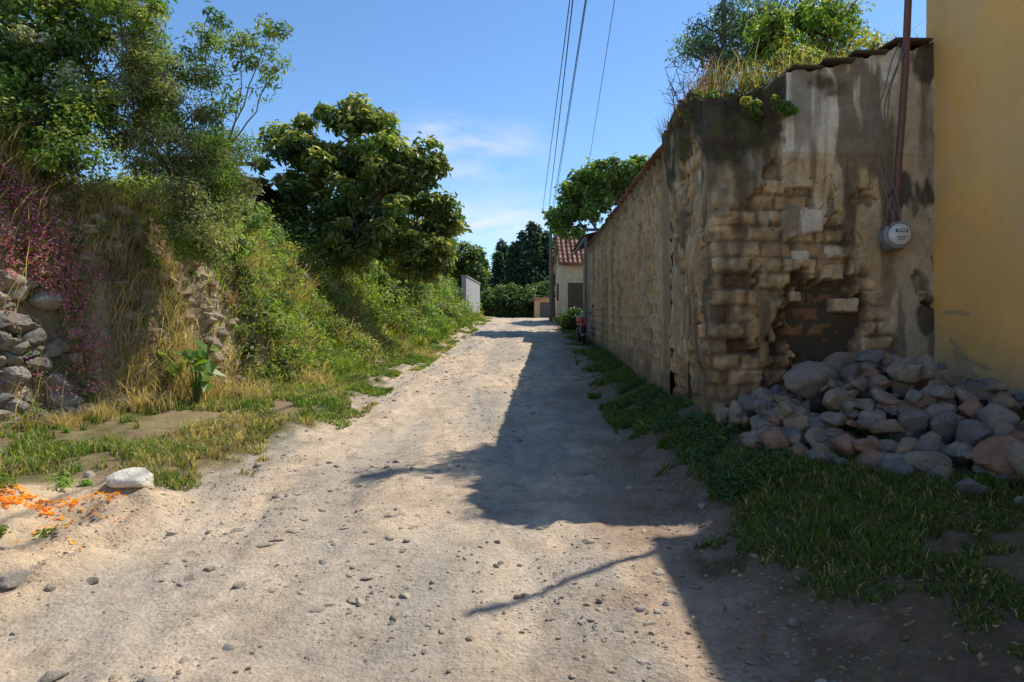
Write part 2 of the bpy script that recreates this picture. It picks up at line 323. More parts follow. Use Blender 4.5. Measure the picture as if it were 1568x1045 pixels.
tc = np.where(dry[:, None], pal(nt, [ST,(.48,.37,.20),(.40,.31,.17),(.30,.18,.13)], [4,3,2,1]), pal(nt, [LG,MG,YG,(.24,.33,.07)], [3,2,2,3]))
P = np.stack([xx, yy, H(xx, yy)-.03], 1)
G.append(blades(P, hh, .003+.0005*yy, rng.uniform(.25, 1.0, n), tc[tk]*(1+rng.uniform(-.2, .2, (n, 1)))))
V,T,Cx = joinarr(G); make_obj('grass', V, T, m_grass, Cx)
G=[]
for (tx, ty, hh, k, sp) in [(-7.0,8.3,.95,1300,.45),(-6.5,8.9,.8,800,.3),(-7.3,8.9,1.0,900,.4),(-5.5,9.7,.7,600,.25),(-5.0,10.3,.85,900,.25),(-7.0,8.0,.6,600,.3),(-5.9,9.2,.5,400,.25),(-4.45,11.0,.5,400,.3),(-5.0,9.4,.4,350,.15),(-6.1,7.4,.3,300,.25),(-5.3,8.7,.3,260,.15),(-5.45,8.25,.3,260,.15)]:
    xx = tx+rng.normal(size=k)*sp; yy = ty+rng.normal(size=k)*sp*.6
    G.append(blades(np.stack([xx, yy, H(xx, yy)-.05], 1), hh*rng.uniform(.5, 1.1, k), .006, rng.uniform(.1, 1.0, k), pal(k, [ST,(.52,.40,.22),(.42,.31,.18)], [3,2,2])))
V,T,Cx = joinarr(G); make_obj('dry_grass_tussocks', V, T, m_grass, Cx)

def weeds(name, n, y0, y1, f0, f1, rr, per, size, cols, wts, lift=.4, width=.28, shell=.3, dens=None, tops=None, droop=.25):
    x, y, u = samp(n, y0, y1, f0, f1)
    if dens is not None: k = dens(x, y); x, y = x[k], y[k]
    r = rng.uniform(*rr, len(x))*(1+.5*fbm(x*.6, y*.6, 44.)); c = np.stack([x, y, H(x, y)+r*lift], 1)
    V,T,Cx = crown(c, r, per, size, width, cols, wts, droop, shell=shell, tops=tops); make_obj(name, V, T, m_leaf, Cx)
weeds('bank_bushes', 760, 11.3, 30, lambda y: Ft(y)-bw(y)*1.25, lambda y: Ft(y)-.15, (.14,.45), 115, .08, [LG,MG,(.22,.32,.06),OL,DG,(.28,.32,.09)], [4,3,3,2,2,2], .7, tops=YG, shell=.15)
weeds('roadside_bushes', 120, 20, 46, lambda y: Ft(y)-bw(y)*1.0, lambda y: Ft(y)-.1, (.35,.75), 210, .13, [LG,MG,DG,OL], [4,3,2,1], .8, tops=YG, shell=.15)
weeds('bank_top_bushes', 160, 11.5, 42, lambda y: Ft(y)-bw(y)*1.9, lambda y: Ft(y)-bw(y)*.9, (.35,.75), 260, .11, [MG,DG,LG], [3,2,3], .9, tops=YG, shell=.15)
weeds('bank_weeds', 220, 6.5, 12, lambda y: Ft(y)-1.2, lambda y: Ft(y)+.1, (.06,.2), 95, .05, [LG,MG,OL,(.24,.11,.08),YG], [3,3,2,1,1], .4)
weeds('reddish_weeds', 80, 11, 34, lambda y: Ft(y)-bw(y)*.9, lambda y: Ft(y)-.2, (.12,.28), 150, .05, [(.28,.14,.10),(.36,.22,.15)], [1,1], .9, width=.2)
weeds('bank_top_brambles', 130, 6.5, 11.6, lambda y: Ft(y)-2.6, lambda y: Ft(y)-1.05, (.2,.45), 220, .08, [MG,LG,DG,OL,YG], [3,3,1,1,1], .6, tops=YG)
weeds('clover_patch', 900, 5.2, 20, lambda y: Rr(y)+.45, lambda y: np.where(y<7, 2.3+0*y, xw(y)-.04), (.06,.15), 42, .035, [(.07,.12,.03),(.10,.165,.035)], [1,1], .35, width=.4, dens=lambda x,y: fbm(x*1.3,y*1.3,51.)>-.08)
weeds('verge_weeds', 240, 4.6, 30, lambda y: Ft(y)+.05, lambda y: Lr(y)-.35, (.04,.12), 60, .045, [LG,MG,(.22,.31,.07)], [3,2,2], .35, dens=lambda x,y: fbm(x*.9,y*.9,61.)>-.02)
k=30; P=np.array([-4.55,9.85,1.25])+rng.normal(size=(k,3))*[.17,.08,.2]
V,T,Cx = leaves(P, rng.normal(size=(k,3))*.4+[.5,-.5,.7], rng.uniform(.2,.34,k), .36, pal(k,[LG,(.16,.26,.05)],[1,1]), .4)
b=B(); b.add(V,T,Cx)
for p in P[::2]: b.tube([(-4.6,9.95,float(H(-4.6,9.95))-.02),tuple((p+np.array([-4.6,9.95,1.0]))/2),tuple(p)],[.012,.009,.005],5,(.2,.25,.08))
b.obj('broad_leaf_plant',m_leaf)
# pink creeper hanging over the top half of the stones
n=9000; y=8.65+rng.normal(size=n)*.30; t=np.clip(.62+rng.normal(size=n)*.17-.25*(y-8.65),.2,1.0); x=Ft(y)-bw(y)*t
k=fbm(y*4,t*5,77.)>-.12; x,y=x[k],y[k]; P=np.stack([x+rng.uniform(.05,.24,len(x)),y-rng.uniform(0,.12,len(x)),H(x,y)+rng.uniform(0,.14,len(x))],1)
V,T,Cx=leaves(P, rng.normal(size=P.shape)+[.5,-.6,.4], .036, .4, pal(len(P),[(.66,.22,.40),(.40,.11,.22),(.17,.22,.06)],[4,2,4])); make_obj('pink_flower_creeper',V,T,m_leaf,Cx)
x=np.concatenate([-3.8+rng.normal(size=900)*.33, -3.0+rng.normal(size=50)*.15,-3.7+rng.normal(size=200)*.1]); y=np.concatenate([5.4+rng.normal(size=900)*.25, 4.95+rng.normal(size=50)*.12,5.2+rng.normal(size=200)*.05])
P=np.stack([x,y,H(x,y)+.012],1); keep=fbm(x*3,y*3,2.)>.0; P=P[keep]
V,T,Cx=leaves(P, rng.normal(size=P.shape)*.4+[0,0,1], rng.uniform(.02,.045,len(P)), .45, pal(len(P),[(.80,.28,.01),(.85,.42,.03)],[1,1],.15)); make_obj('marigold_petals',V,T,m_leaf,Cx)
x,y,u=samp(1300,2.2,7,lambda y:Rr(y)-.2,lambda y:np.minimum(4.2,1.4+.75*y)); P=np.stack([x,y,H(x,y)+.04],1)
V,T,Cx=leaves(P, rng.normal(size=P.shape)*.5+[0,0,1], rng.uniform(.015,.05,len(P)), .3, pal(len(P),[(.32,.21,.13),(.44,.32,.19),(.24,.16,.10)],[1,1,1])); make_obj('fallen_leaves',V,T,m_leaf,Cx)

# ---------------------------------------------------------------- rocks
def ico(s):
    bm = bmesh.new(); bmesh.ops.create_icosphere(bm, subdivisions=s, radius=1)
    V = np.array([v.co[:] for v in bm.verts]); T = np.array([[v.index for v in f.verts] for f in bm.faces]); bm.free(); return V, T
ICO = {s: ico(s) for s in (1, 2, 3, 4)}
def rock(b, c, r, sub=3, col=(.3,.27,.23), sq=(1,.8,.65), cuts=14, hmin=.55, rz=None):
    V, T = ICO[sub]; n = norm(rng.normal(size=(cuts, 3))); h = rng.uniform(hmin, .95, cuts)
    dt = V @ n.T; rr = np.min(np.where(dt > .05, h/np.maximum(dt, .05), 9), 1); rr = np.minimum(rr, 1.05)
    W = V*rr[:, None]; o = rng.uniform(0, 50)
    if sub > 2: W = W*(1+.09*fbm(V[:,0]*2.5+o, V[:,1]*2.5, V[:,2]*2.5)[:, None])
    W = W*np.array(sq)*r; a = rng.uniform(0, 6.28) if rz is None else rz; t = rng.normal()*.25
    Rz = np.array([[math.cos(a),math.sin(a),0],[-math.sin(a),math.cos(a),0],[0,0,1]]); Rx = np.array([[1,0,0],[0,math.cos(t),math.sin(t)],[0,-math.sin(t),math.cos(t)]])
    W = W @ Rx @ Rz + np.array(c); cc = np.array(col)
    if sub > 2: cc = cc*(1+.3*fbm(W[:,0]*6, W[:,1]*6, W[:,2]*6))[:, None]
    b.add(W, T, cc)
RC = [(.25,.215,.175),(.30,.235,.165),(.19,.17,.15),(.31,.225,.145),(.31,.185,.12),(.27,.23,.18)]
b = B()
def pileh(x, y):
    return np.exp(-(((x-3.25)/.95)**2+((y-6.35)/.75)**2))*.62 + np.exp(-(((x-4.1)/.8)**2+((y-5.4)/.8)**2))*.30 + np.exp(-(((x-3.85)/.6)**2+((y-4.65)/.42)**2))*.20
for i in range(560):
    x = rng.uniform(2.15, 4.4); y = rng.uniform(4.1, 7.0); ph = pileh(x, y)
    if ph < .075: continue
    r = rng.choice([rng.uniform(.04,.08),rng.uniform(.08,.14),rng.uniform(.13,.2)],p=[.42,.4,.18])
    rock(b, (x, y, H(x, y)+ph*rng.uniform(.5,1)-.02), r, 3, RC[rng.integers(6)], (1, rng.uniform(.6,1), rng.uniform(.5,.9)), 11, .42)
for (x,y,z,r,c) in [(2.78,6.35,1.2,.27,0),(3.35,6.9,1.32,.22,1),(2.22,6.75,.78,.14,1),(2.55,6.0,.72,.15,1),(2.85,5.85,.68,.19,0),(3.4,5.8,.76,.19,0),(3.75,6.1,.94,.2,2),(4.15,6.3,1.05,.2,1),(3.95,5.4,.72,.24,0),(3.6,5.0,.47,.22,0),(4.1,4.9,.52,.27,1),(3.3,5.2,.45,.16,3),(3.05,6.35,1.1,.16,4),(3.3,6.3,1.12,.17,1),(3.1,5.5,.5,.12,3),(3.7,6.6,1.15,.2,3),(3.9,5.85,.9,.2,5),(3.35,4.6,.36,.21,0),(3.75,4.4,.42,.25,2)]:
    rock(b, (x,y,z), r, 4, RC[c], (1.1,.85,.75), 9, .5)
b.obj('rubble_pile', m_rock)
b = B()
for i in range(620):
    y = rng.uniform(6.2, 11.8); w_, hb_ = bank(0, y); t = rng.uniform(.0, .95); x = float(Ft(y))-float(w_)*t
    if y > 8.7 and rng.uniform() < .2: continue
    z = float(H(x, y)); big = (y < 8.8 and t < .7); r = rng.uniform(.10, .27) if big else rng.uniform(.05,.17)
    cl = [(.29,.255,.205),(.21,.19,.16),(.34,.28,.20),(.25,.215,.165)][rng.integers(4)] if big else [(.40,.31,.20),(.30,.235,.155),(.45,.37,.26),(.25,.195,.14)][rng.integers(4)]
    rock(b, (x+(.01 if big else -.03), y, z-(.01 if big else .04)), r, 3, cl, (1, .9, rng.uniform(.4,.7)), 11, .45)
b.obj('stone_retaining_wall', m_rock)
b = B(); 
for (x,y,r) in [(-3.1,15.8,.16),(-3.9,17.3,.3),(-4.7,15.2,.26),(-3.3,21,.25),(-4.4,14.0,.2),(-3.6,13.2,.14)]: rock(b,(x,y,float(H(x,y))+.05),r,3,(.36,.30,.22))
b.obj('bank_boulders', m_rock)
b = B(); x,y=-3.18,5.75; rock(b,(x,y,float(H(x,y))+.04),.21,4,(.76,.70,.58),(1,.75,.5),8,.36,rz=.5); b.obj('white_rock', m_rock)
b = B()
for (x,y,r) in [(-2.95,4.05,.10),(-2.65,7.1,.07),(-3.9,6.3,.08),(1.45,3.5,.05),(1.5,5.4,.06),(1.35,6.2,.05),(-2.55,4.15,.05),(-3.4,3.45,.1),(-2.1,3.12,.08),(-1.65,4.15,.045),(-1.95,4.4,.04),(-.75,4.9,.035),(.5,3.9,.03),(-.1,4.5,.03)]: rock(b,(x,y,float(H(x,y))+.01),r,3,(.32,.275,.22),(1,.7,.45),10,.42)
b.obj('road_stones', m_rock)
b = B()
n = 22000; y = 2.3*(30/2.3)**rng.uniform(0,1,n); L_,R_ = Lr(y),Rr(y); u = rng.uniform(0,1,n); x = L_-.4+(R_-L_+.9)*u
den = .15+1.1*sm(.0,.35,fbm(x*1.6,y*.7,71.))+.45*(1-sm(0,.5,np.minimum(x-L_,R_-x))); k = rng.uniform(0,1,n) < den; x,y = x[k],y[k]; z = H(x,y)
for i in range(len(x)):
    r = min(.042, .0035+.0045*rng.exponential())*(1+.04*y[i]); g = rng.uniform(.65,1.2)
    rock(b,(x[i],y[i],z[i]+r*.1),r,1 if r<.018 else 2,((.44*g,.36*g,.265*g) if rng.uniform()<.7 else (.34*g,.305*g,.255*g)),(1,.75,.5),7,.4)
n=620; y = 2.5*(30/2.5)**rng.uniform(0,1,n); L_,R_=Lr(y),Rr(y); x=L_+(R_-L_)*rng.uniform(0,1,n)
for i in range(n):
    if fbm(x[i]*1.2,y[i]*.6,75.) < -.08: continue
    r=rng.uniform(.02,.07); g=rng.uniform(.7,1.0); rock(b,(x[i],y[i],float(H(x[i],y[i]))-r*.08),r,3,(.46*g,.385*g,.295*g),(1,.75,.38),10,.42)
b.obj('gravel', m_rock)

# ---------------------------------------------------------------- masonry
def grid_obj(name, P, Cc, mat, parent=None, smooth=True):
    ny_, nx_ = P.shape[:2]; id_ = np.arange(nx_*ny_).reshape(ny_, nx_)
    q = np.stack([id_[:-1,:-1], id_[:-1,1:], id_[1:,1:], id_[1:,:-1]], -1).reshape(-1, 4)
    return make_obj(name, P.reshape(-1, 3), q, mat, Cc.reshape(-1, 3), smooth, parent)
def mix(col,c,m): m=np.clip(m,0,1)[...,None]; return col*(1-m)+np.array(c)*m
def bricks(s, t, bl, bh, wob=.10):
    s = s+.018*fbm(s*9,t*9,61.); t = t+.014*fbm(s*9,t*9,67.)
    tw = t/bh+wob*fbm(s*.8, t*.8, 3.); row = np.floor(tw); tv = tw-row
    so = s/bl+.5*(row % 2)+.3*_h(row, row*0, row*0+9)+.05*fbm(s*3,t*3,6.); colm = np.floor(so); sv = so-colm
    e = np.minimum(np.minimum(sv, 1-sv)*bl, np.minimum(tv, 1-tv)*bh); rnd = _h(row, colm, row*0+3); return e, rnd, row, colm, sv, tv
s_ = np.concatenate([np.arange(9.3, 15, .022), np.arange(15, 24.41, .035)]); t_ = np.linspace(0, 1, 200)
S, Tt = np.meshgrid(s_, t_); zb = .79+.042*(S-7)-.4; zt = 4.34+.043*(S-9.5)+.02*fbm(S*2, 1.); Zz = zb+(zt-zb)*Tt; rel = Zz-.042*(S-7)
e, rnd, row, colm, sv, tv = bricks(S, rel, .42, .205)
n1 = fbm(S*.9, Zz*.9, 1.); n2 = fbm(S*5, Zz*5, 2.); n3 = fbm(S*14, Zz*14, 2.)
scoop = np.clip(np.sin(np.pi*np.clip(tv,0,1)),0,1)**.6*sm(0,.05,np.minimum(sv,1-sv)*.44)
dsp = .08-(.08+.08*rnd)*scoop*(.6+.8*(1-tv)) + .02*n3+.02*n2+.03*n1
pier = np.zeros_like(S)
for pc, pw in [(9.62,.34),(13.6,.20),(17.4,.22),(21,.22),(24.3,.2)]: pier = np.maximum(pier, 1-sm(pw*.9, pw, np.abs(S-pc)+.02*n2))
low = 1-sm(.25, .5, Zz-(.79+.042*(S-7))+.25*n2)
worn = sm(.18,.26,fbm(S*.9,Zz*1.1,35.))
flatm = np.maximum.reduce([pier, low, worn*.5, sm(18.0, 18.1, S)*.4])
dsp = dsp*(1-flatm)+(.075+.02*n2+.008*n3)*flatm
base = lerp(np.array([.50,.33,.16]), np.array([.34,.22,.105]), rnd.ravel()).reshape(*S.shape, 3)*(1+.4*n2[...,None]+.3*n1[...,None])
mm = (1-sm(.010,.035,e+.01*n2)); base = mix(base,(.60,.46,.27),mm*.85)
base = mix(base, (.49,.35,.19), flatm*.85); base = base*(1+.25*n2[...,None])
base = mix(base,(.23,.17,.105),sm(.03,.33,fbm(S*1.8,Zz*.5,31.))*.6)
base = mix(base,(.56,.48,.34),sm(.18,.4,fbm(S*2.5,Zz*1.4,37.))*.6)
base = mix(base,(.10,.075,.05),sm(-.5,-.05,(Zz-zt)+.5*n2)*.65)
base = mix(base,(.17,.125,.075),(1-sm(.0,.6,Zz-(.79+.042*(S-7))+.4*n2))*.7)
P = np.stack([xw(S)-dsp, S, Zz], -1)
ew = bpy.data.objects.new('adobe_wall', None); scene.collection.objects.link(ew)
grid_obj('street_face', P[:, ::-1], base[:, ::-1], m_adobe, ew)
sl = np.arange(9.3, 24.45, .3); b = B()
bt = np.array([[xw(s), s, 4.34+.043*(s-9.5)] for s in sl])
m = len(sl); Vv = np.vstack([bt-[0.0,0,.01], bt+[.38,0,-.01], np.c_[bt[:,0]+.38, bt[:,1], np.full(m,.2)]]); 
q = [[i,i+1,m+i+1,m+i] for i in range(m-1)]+[[m+i,m+i+1,2*m+i+1,2*m+i] for i in range(m-1)]
b.add(Vv, q, (.33,.24,.14)); s=24.4; z=4.98
b.add([(xw(s)-.05,s,.5),(xw(s)+.38,s,.5),(xw(s)+.38,s,z),(xw(s)-.05,s,z)], [[0,1,2,3]], (.4,.3,.18)); b.obj('core', m_adobe, False, ew)
b = B()
for s in np.arange(9.75, 24.3, .27):
    z = 4.34+.043*(s-9.5); g = rng.uniform(.6,1.1); b.box((xw(s)+.14+rng.normal()*.02, s, z+.045), (.54,.262,.035), (.30*g,.17*g,.10*g), rng.normal()*.04, .04+rng.normal()*.05, .008)
b.obj('tile_coping', m_tile, False, ew)

cy = 7.12; x0 = xw(cy)
side = np.arange(9.35, cy+.12, -.016); ang = np.linspace(0, math.pi/2, 9)[1:-1]; fx = np.arange(x0+.12, 4.47, .0125)
Sx=[];Sy=[];Nx=[];Ny=[]
for s in side: Sx.append(xw(s)); Sy.append(s); Nx.append(-1); Ny.append(0)
for a in ang: Sx.append(x0+.12-.12*math.cos(a)); Sy.append(cy+.12-.12*math.sin(a)); Nx.append(-math.cos(a)); Ny.append(-math.sin(a))
for x in fx: Sx.append(x); Sy.append(cy+.07*(x-x0)); Nx.append(0); Ny.append(-1)
Sx,Sy,Nx,Ny = map(np.array,(Sx,Sy,Nx,Ny)); arc = np.concatenate([[0],np.cumsum(np.hypot(np.diff(Sx),np.diff(Sy)))])
t_ = np.linspace(0,1,300); A,Tt = np.meshgrid(arc,t_); BX,_ = np.meshgrid(Sx,t_); BY,_=np.meshgrid(Sy,t_); NX,_=np.meshgrid(Nx,t_); NY,_=np.meshgrid(Ny,t_)
front = (NY<-.5)
ac=arc[len(side)+3]
ztop = np.interp(arc,[0,.6,1.2,ac-.5,ac-.1,ac+.15,ac+.7,ac+1.6,ac+2.4],[4.40,4.50,4.48,4.38,4.12,4.15,4.38,4.60,4.80])+.11*fbm(arc*3,2.2)+.06*fbm(arc*13,5.)
Zz = .3+(ztop[None,:]-.3)*Tt
n1=fbm(A*1.3,Zz*1.3,7.); n2=fbm(A*4,Zz*4,8.); n3=fbm(A*13,Zz*13,9.)
e,rnd,row,colm,sv,tv = bricks(A,Zz,.36,.165,.3)
rn2=_h(row,colm,row*0+77)
dsp = sm(-.005,.040,e+.022*n2+.012*n3)*(.050-.040*rnd)+.024*n3+.07*n1+.03*n2
col = lerp(np.array([.60,.41,.215]),np.array([.38,.245,.125]),rnd.ravel()).reshape(*A.shape,3)*(1+.4*n2[...,None]+.3*n3[...,None])
col = mix(col,(.20,.14,.08),.85*(1-sm(.0,.028,e+.014*n3+.01*n2)))
miss = front*(rn2>.88)*(Zz<2.7)*sm(.0,.02,e+.01*n3); dsp -= miss*.10; col=mix(col,(.18,.10,.055),miss*.9)
leftf = front*(BX<2.95)
ren = sm(-.05,.01,fbm(A*2.2,Zz*1.6,19.)+.3*n3+.10*(Zz>3.0)+.0-.18*leftf*(Zz<3.1)-.12*(front*(Zz<2.2)))*np.where(front&(BX>2.95),0,1)
dsp = dsp*(1-ren)+(.062+.03*n2+.018*n3+.06*n1)*ren
col = mix(col,(.43,.32,.18),ren*.9); col=col*(1+.35*n3[...,None]+.25*n2[...,None]); col = mix(col,(.66,.58,.43),ren*sm(.12,.33,fbm(A*5,Zz*4,23.))*.8); col = mix(col,(.46,.28,.11),ren*sm(.05,.4,fbm(A*2,Zz*2,29.))*.7)
col = mix(col,(.12,.095,.065),ren*sm(.03,.30,fbm(A*4.5,Zz*1.0,30.))*.75)
zl = np.interp(BX,[2.80,3.05,3.35,3.6,3.85,4.1,4.45],[2.66,2.72,2.74,2.62,2.05,1.4,1.25])+.22*fbm(A*4,Zz*4,41.)
pl = front*sm(-.004,.004,BX-2.83-.07*fbm(A*6,Zz*6,43.))*sm(-.01,.01,Zz-zl)
chip = sm(.28,.30,fbm(A*3.2,Zz*3.2,47.)+.05*n3)*(Zz<3.2); pl = pl*(1-chip)
dsp = dsp*(1-pl)+(.080+.014*n1+.009*n3+.008*n2)*pl
pc = lerp(np.array([.68,.47,.245]),np.array([.90,.80,.62]),sm(3.50,3.60,Zz+.06*n2).ravel()).reshape(*A.shape,3)
pc = mix(pc,(.80,.65,.43),sm(.05,.3,fbm(A*2.5,Zz*2,48.))*.6)
pc = mix(pc,(.90,.82,.68),np.exp(-((BX-3.0)/.25)**2-((Zz-2.85)/.18)**2)*.9)
pc = mix(pc,(.42,.30,.18),sm(.0,.35,n2+n1)*.55)
pc = mix(pc,(.22,.16,.10),sm(.14,.30,fbm(A*5,Zz*.8,49.)+.10*sm(3.9,4.4,Zz)+.12*sm(3.5,3.9,BX))*.85)
pc = mix(pc,(.42,.27,.14),(1-sm(2.5,3.1,Zz+.3*n1))*.4)
crk = (1-sm(.0,.012,np.abs(fbm(A*2.2,Zz*2.2,50.))))*(Zz<3.5)*sm(-.1,.1,fbm(A*1.5,Zz*1.5,52.)); pc = mix(pc,(.16,.11,.07),crk*.7); dsp -= pl*crk*.02
col = col*(1-pl[...,None])+pc*pl[...,None]
dsp += pl*.014*np.exp(-((Zz-3.56)/.012)**2)
rs = front*sm(4.00,4.05,BX+.04*n2); col = mix(col,(.52,.42,.29),rs*.65*(Zz>1.2)); col = mix(col,(.06,.05,.04),rs*sm(.0,.26,fbm(A*5,Zz*2.2,53.)+.14*sm(3.2,4.3,Zz))*.85); dsp += rs*.03
hx,hz = (BX-3.28)/.50,(Zz-1.68)/.72; hole = front*(1-sm(.85,1.0,np.sqrt(hx*hx+hz*hz)+.5*n2+.2*n3))
hb_ = hole*sm(0,.03,e+.01*n3)*(rnd>.25)
dsp = dsp*(1-hole)-.20*hole+.05*n3*hole+.05*hb_; col = mix(col,(.25,.125,.06),hole*.95); col = mix(col,(.34,.18,.09),hb_*.6*(1+n2))
for (bx,bz,wx,wz) in [(3.36,2.33,.30,.16),(3.52,1.98,.27,.15),(2.98,2.07,.13,.11),(3.02,2.5,.2,.1),(3.35,2.55,.16,.09)]:
    q_ = front*(1-sm(.9,1.05,np.maximum(np.abs((BX-bx)/wx*2)**1.6,np.abs((Zz-bz)/wz*2)**1.6)+.5*n2)); dsp = dsp*(1-q_)+(.03+.03*n3+.02*n2)*q_; col = mix(col,(.70,.50,.29)if bz<2.45 else (.74,.63,.46),q_)
mo = sm(-.05,.3,(Zz-(ztop[None,:]-np.where(front&(BX>2.85),.10,.72)))*.9+.6*n2+.3*n1); col = mix(col,(.048,.038,.027),mo*.92); col = mix(col,(.10,.12,.04),mo*sm(.1,.35,n3+n2)*.5)
drip = sm(.12,.34,fbm(A*7,Zz*.7,59.)+.22*(Zz-3.6)*(Zz>3.2)*(1-pl)-.10*pl); col = mix(col,(.12,.085,.055),drip*.6)
col = mix(col,(.24,.17,.10),(1-sm(.8,1.6,Zz+.4*n1))*.6)
dsp += .09*sm(3.4,4.5,Zz)*(NX<-.3) - .05*(1-sm(.8,1.8,Zz))
P = np.stack([BX+NX*dsp,BY+NY*dsp,Zz],-1)
er_ = bpy.data.objects.new('ruined_adobe_building',None); scene.collection.objects.link(er_)
grid_obj('masonry_face',P,col,m_adobe,er_)
top = P[-1]; inner = np.stack([np.where(Ny<-.5,Sx,Sx+.9),np.where(Ny<=-.5,Sy+1.2,np.maximum(Sy,8.3)),ztop+.05],-1)
mid=(top+inner)/2; mid[:,2]+=.06+.06*fbm(arc*4,9.)
back=inner.copy(); back[:,2]=.3
V=np.vstack([top,mid,inner,back]); m=len(top); q=[[r*m+i,r*m+i+1,(r+1)*m+i+1,(r+1)*m+i] for r in range(3) for i in range(m-1)]
b=B(); b.add(V,q,(.09,.07,.045)); 
b.box((3.35,8.3,2.15),(2.1,1.9,4.1),(.12,.09,.06)); b.obj('earth_core',m_adobe,True,er_)
b=B()
for (x,zz,l) in [(3.05,4.45,.33),(3.4,4.51,.32),(3.75,4.62,.36),(4.15,4.74,.4)]: b.box((x,cy+.18+rng.normal()*.03,zz),(l,.5,.03),(.13,.10,.07),rng.normal()*.08,rng.normal()*.06,.008)
b.obj('roof_edge_slabs',m_adobe,False,er_)

def topveg(cs_,per,size,cols,wts,width=.25,droop=.3,shell=.2,tops=None):
    c=np.array([q[:3] for q in cs_]); r=np.array([q[3] for q in cs_]); return crown(c,r,per,size,width,cols,wts,droop,shell=shell,tops=tops)
ev=bpy.data.objects.new('rooftop_weeds',None); scene.collection.objects.link(ev)
cl=[]
for i in range(52):
    x=rng.uniform(2.4,4.4); y=rng.uniform(7.35,8.6); cl.append((x,y,4.36+.14*(x-2.2)+rng.uniform(0,.35)*sm(2.2,3.2,x),rng.uniform(.06,.22)))
for i in range(10): cl.append((2.12+rng.uniform(-.1,.3),rng.uniform(7.0,7.9),4.15+rng.uniform(-.1,.2),rng.uniform(.05,.12)))
for i in range(8): cl.append((rng.uniform(2.2,2.9),6.98,4.15-rng.uniform(0,.3),rng.uniform(.04,.08)))
V,T,Cx=topveg(cl,95,.05,[LG,MG,YG,OL],[3,3,1,3],tops=YG,shell=.05); make_obj('weed_leaves',V,T,m_leaf,Cx,False,ev)
k=1500; x=rng.uniform(2.1,4.4,k); y=rng.uniform(7.2,8.8,k); P=np.stack([x,y,4.33+.13*(x-2.2)+0*x],1)
V,T,Cx=blades(P,rng.uniform(.10,.5,k),.004,rng.uniform(.2,.9,k),pal(k,[OL,ST,(.34,.19,.11),MG],[2,3,2,1])); make_obj('weed_stalks',V,T,m_grass,Cx,False,ev)
k=380; x=rng.uniform(2.0,2.25,k); y=rng.uniform(7.2,9.4,k)
V,T,Cx=blades(np.stack([x,y,4.33+0*x],1),rng.uniform(.08,.38,k),.004,rng.uniform(.3,.9,k),pal(k,[(.18,.09,.06),ST,(.14,.14,.06)],[2,1,1])); make_obj('dry_stalks',V,T,m_grass,Cx,False,ev)
BGc=(.10,.155,.11)
tree('pepper_tree',(3.4,10.2,1.2),[((3.0,9.9,5.75),(.5,.5,.6),24),((3.6,10.2,6.3),(.8,.6,.7),32),((4.4,10,6.3),(.7,.6,.7),24),((3.3,10.1,7.8),(.9,.25,.35),16)],120,.09,.12,[BGc,(.15,.22,.13),MG],[4,2,1],.08,(.16,.34),droop=.9,shell=.05,up=.2)
tree('backyard_shrub',(4.2,9.2,1.2),[((4.1,8.9,5.7),(.6,.5,.7),24),((3.4,8.6,5.3),(.6,.4,.4),14)],130,.08,.28,[MG,LG,YG],[3,3,1],.05,(.13,.3),tops=YG,shell=.1)
b=B()
for i in range(14):
    p=np.array([2.35+rng.uniform(-.2,.2),8.9+rng.uniform(-.4,.4),4.35]); q=p+np.array([rng.uniform(-.35,.25),rng.uniform(-.2,.2),rng.uniform(.4,.95)]); P_=limb(b,p,q,.009,.003,.1,6,(.20,.10,.09))
    for j in range(7): a=P_[rng.integers(2,6)]; limb(b,a,a+rng.normal(size=3)*[.16,.1,.1]+[0,0,.12],.004,.002,.1,4,(.20,.10,.09))
b.obj('bare_twigs',m_bark,True)

# ---------------------------------------------------------------- yellow house
eh=bpy.data.objects.new('yellow_house',None); scene.collection.objects.link(eh)
yy=np.concatenate([np.linspace(-3,3,40),np.arange(3.03,7.33,.03)]); zz=np.concatenate([np.arange(-.3,3.2,.03),np.linspace(3.22,5.7,45)])
S,Zz=np.meshgrid(yy,zz); n1=fbm(S*.8,Zz*.8,3.); n2=fbm(S*4,Zz*4,5.); n3=fbm(S*15,Zz*15,5.)
col=np.tile(np.array([.90,.51,.155]),(*S.shape,1))*(1+.12*n1[...,None]+.06*n2[...,None])
col=mix(col,(.80,.55,.28),sm(.05,.35,fbm(S*1.2,Zz*1.2,9.)+.35*(1-sm(.8,2.0,Zz)))*.5)
col=mix(col,(.36,.30,.21),(1-sm(1.0,1.6,Zz+.5*n2))*.45)
scr=np.zeros_like(S)
for (ya,za,yb,zb_) in [(6.9,1.62,6.45,1.25),(6.85,1.5,6.4,1.15),(6.7,1.45,6.3,1.35),(6.8,1.4,6.5,1.0),(7.0,1.9,6.6,1.85)]:
    d_=np.array([yb-ya,zb_-za]); tt=np.clip(((S-ya)*d_[0]+(Zz-za)*d_[1])/(d_@d_),0,1); dd=np.hypot(S-ya-tt*d_[0],Zz-za-tt*d_[1]+.04*n2); scr=np.maximum(scr,1-sm(.006,.03,dd))
col=mix(col,(.22,.20,.17),scr*.6)
d=.012*n1+.004*n2
P=np.stack([4.15+.04*S-d,S,Zz],-1); grid_obj('street_wall',P[:, ::-1],col[:, ::-1],m_paint,eh)
b=B(); b.box((6.62,2.15,2.7),(4.3,10.3,6.0),(.70,.42,.14)); b.obj('walls',m_paint,False,eh)
b=B(); b.box((6.6,2.15,5.79),(4.7,10.45,.16),(.45,.2,.12),0,0,.02); b.obj('roof_slab',m_tile,False,eh)
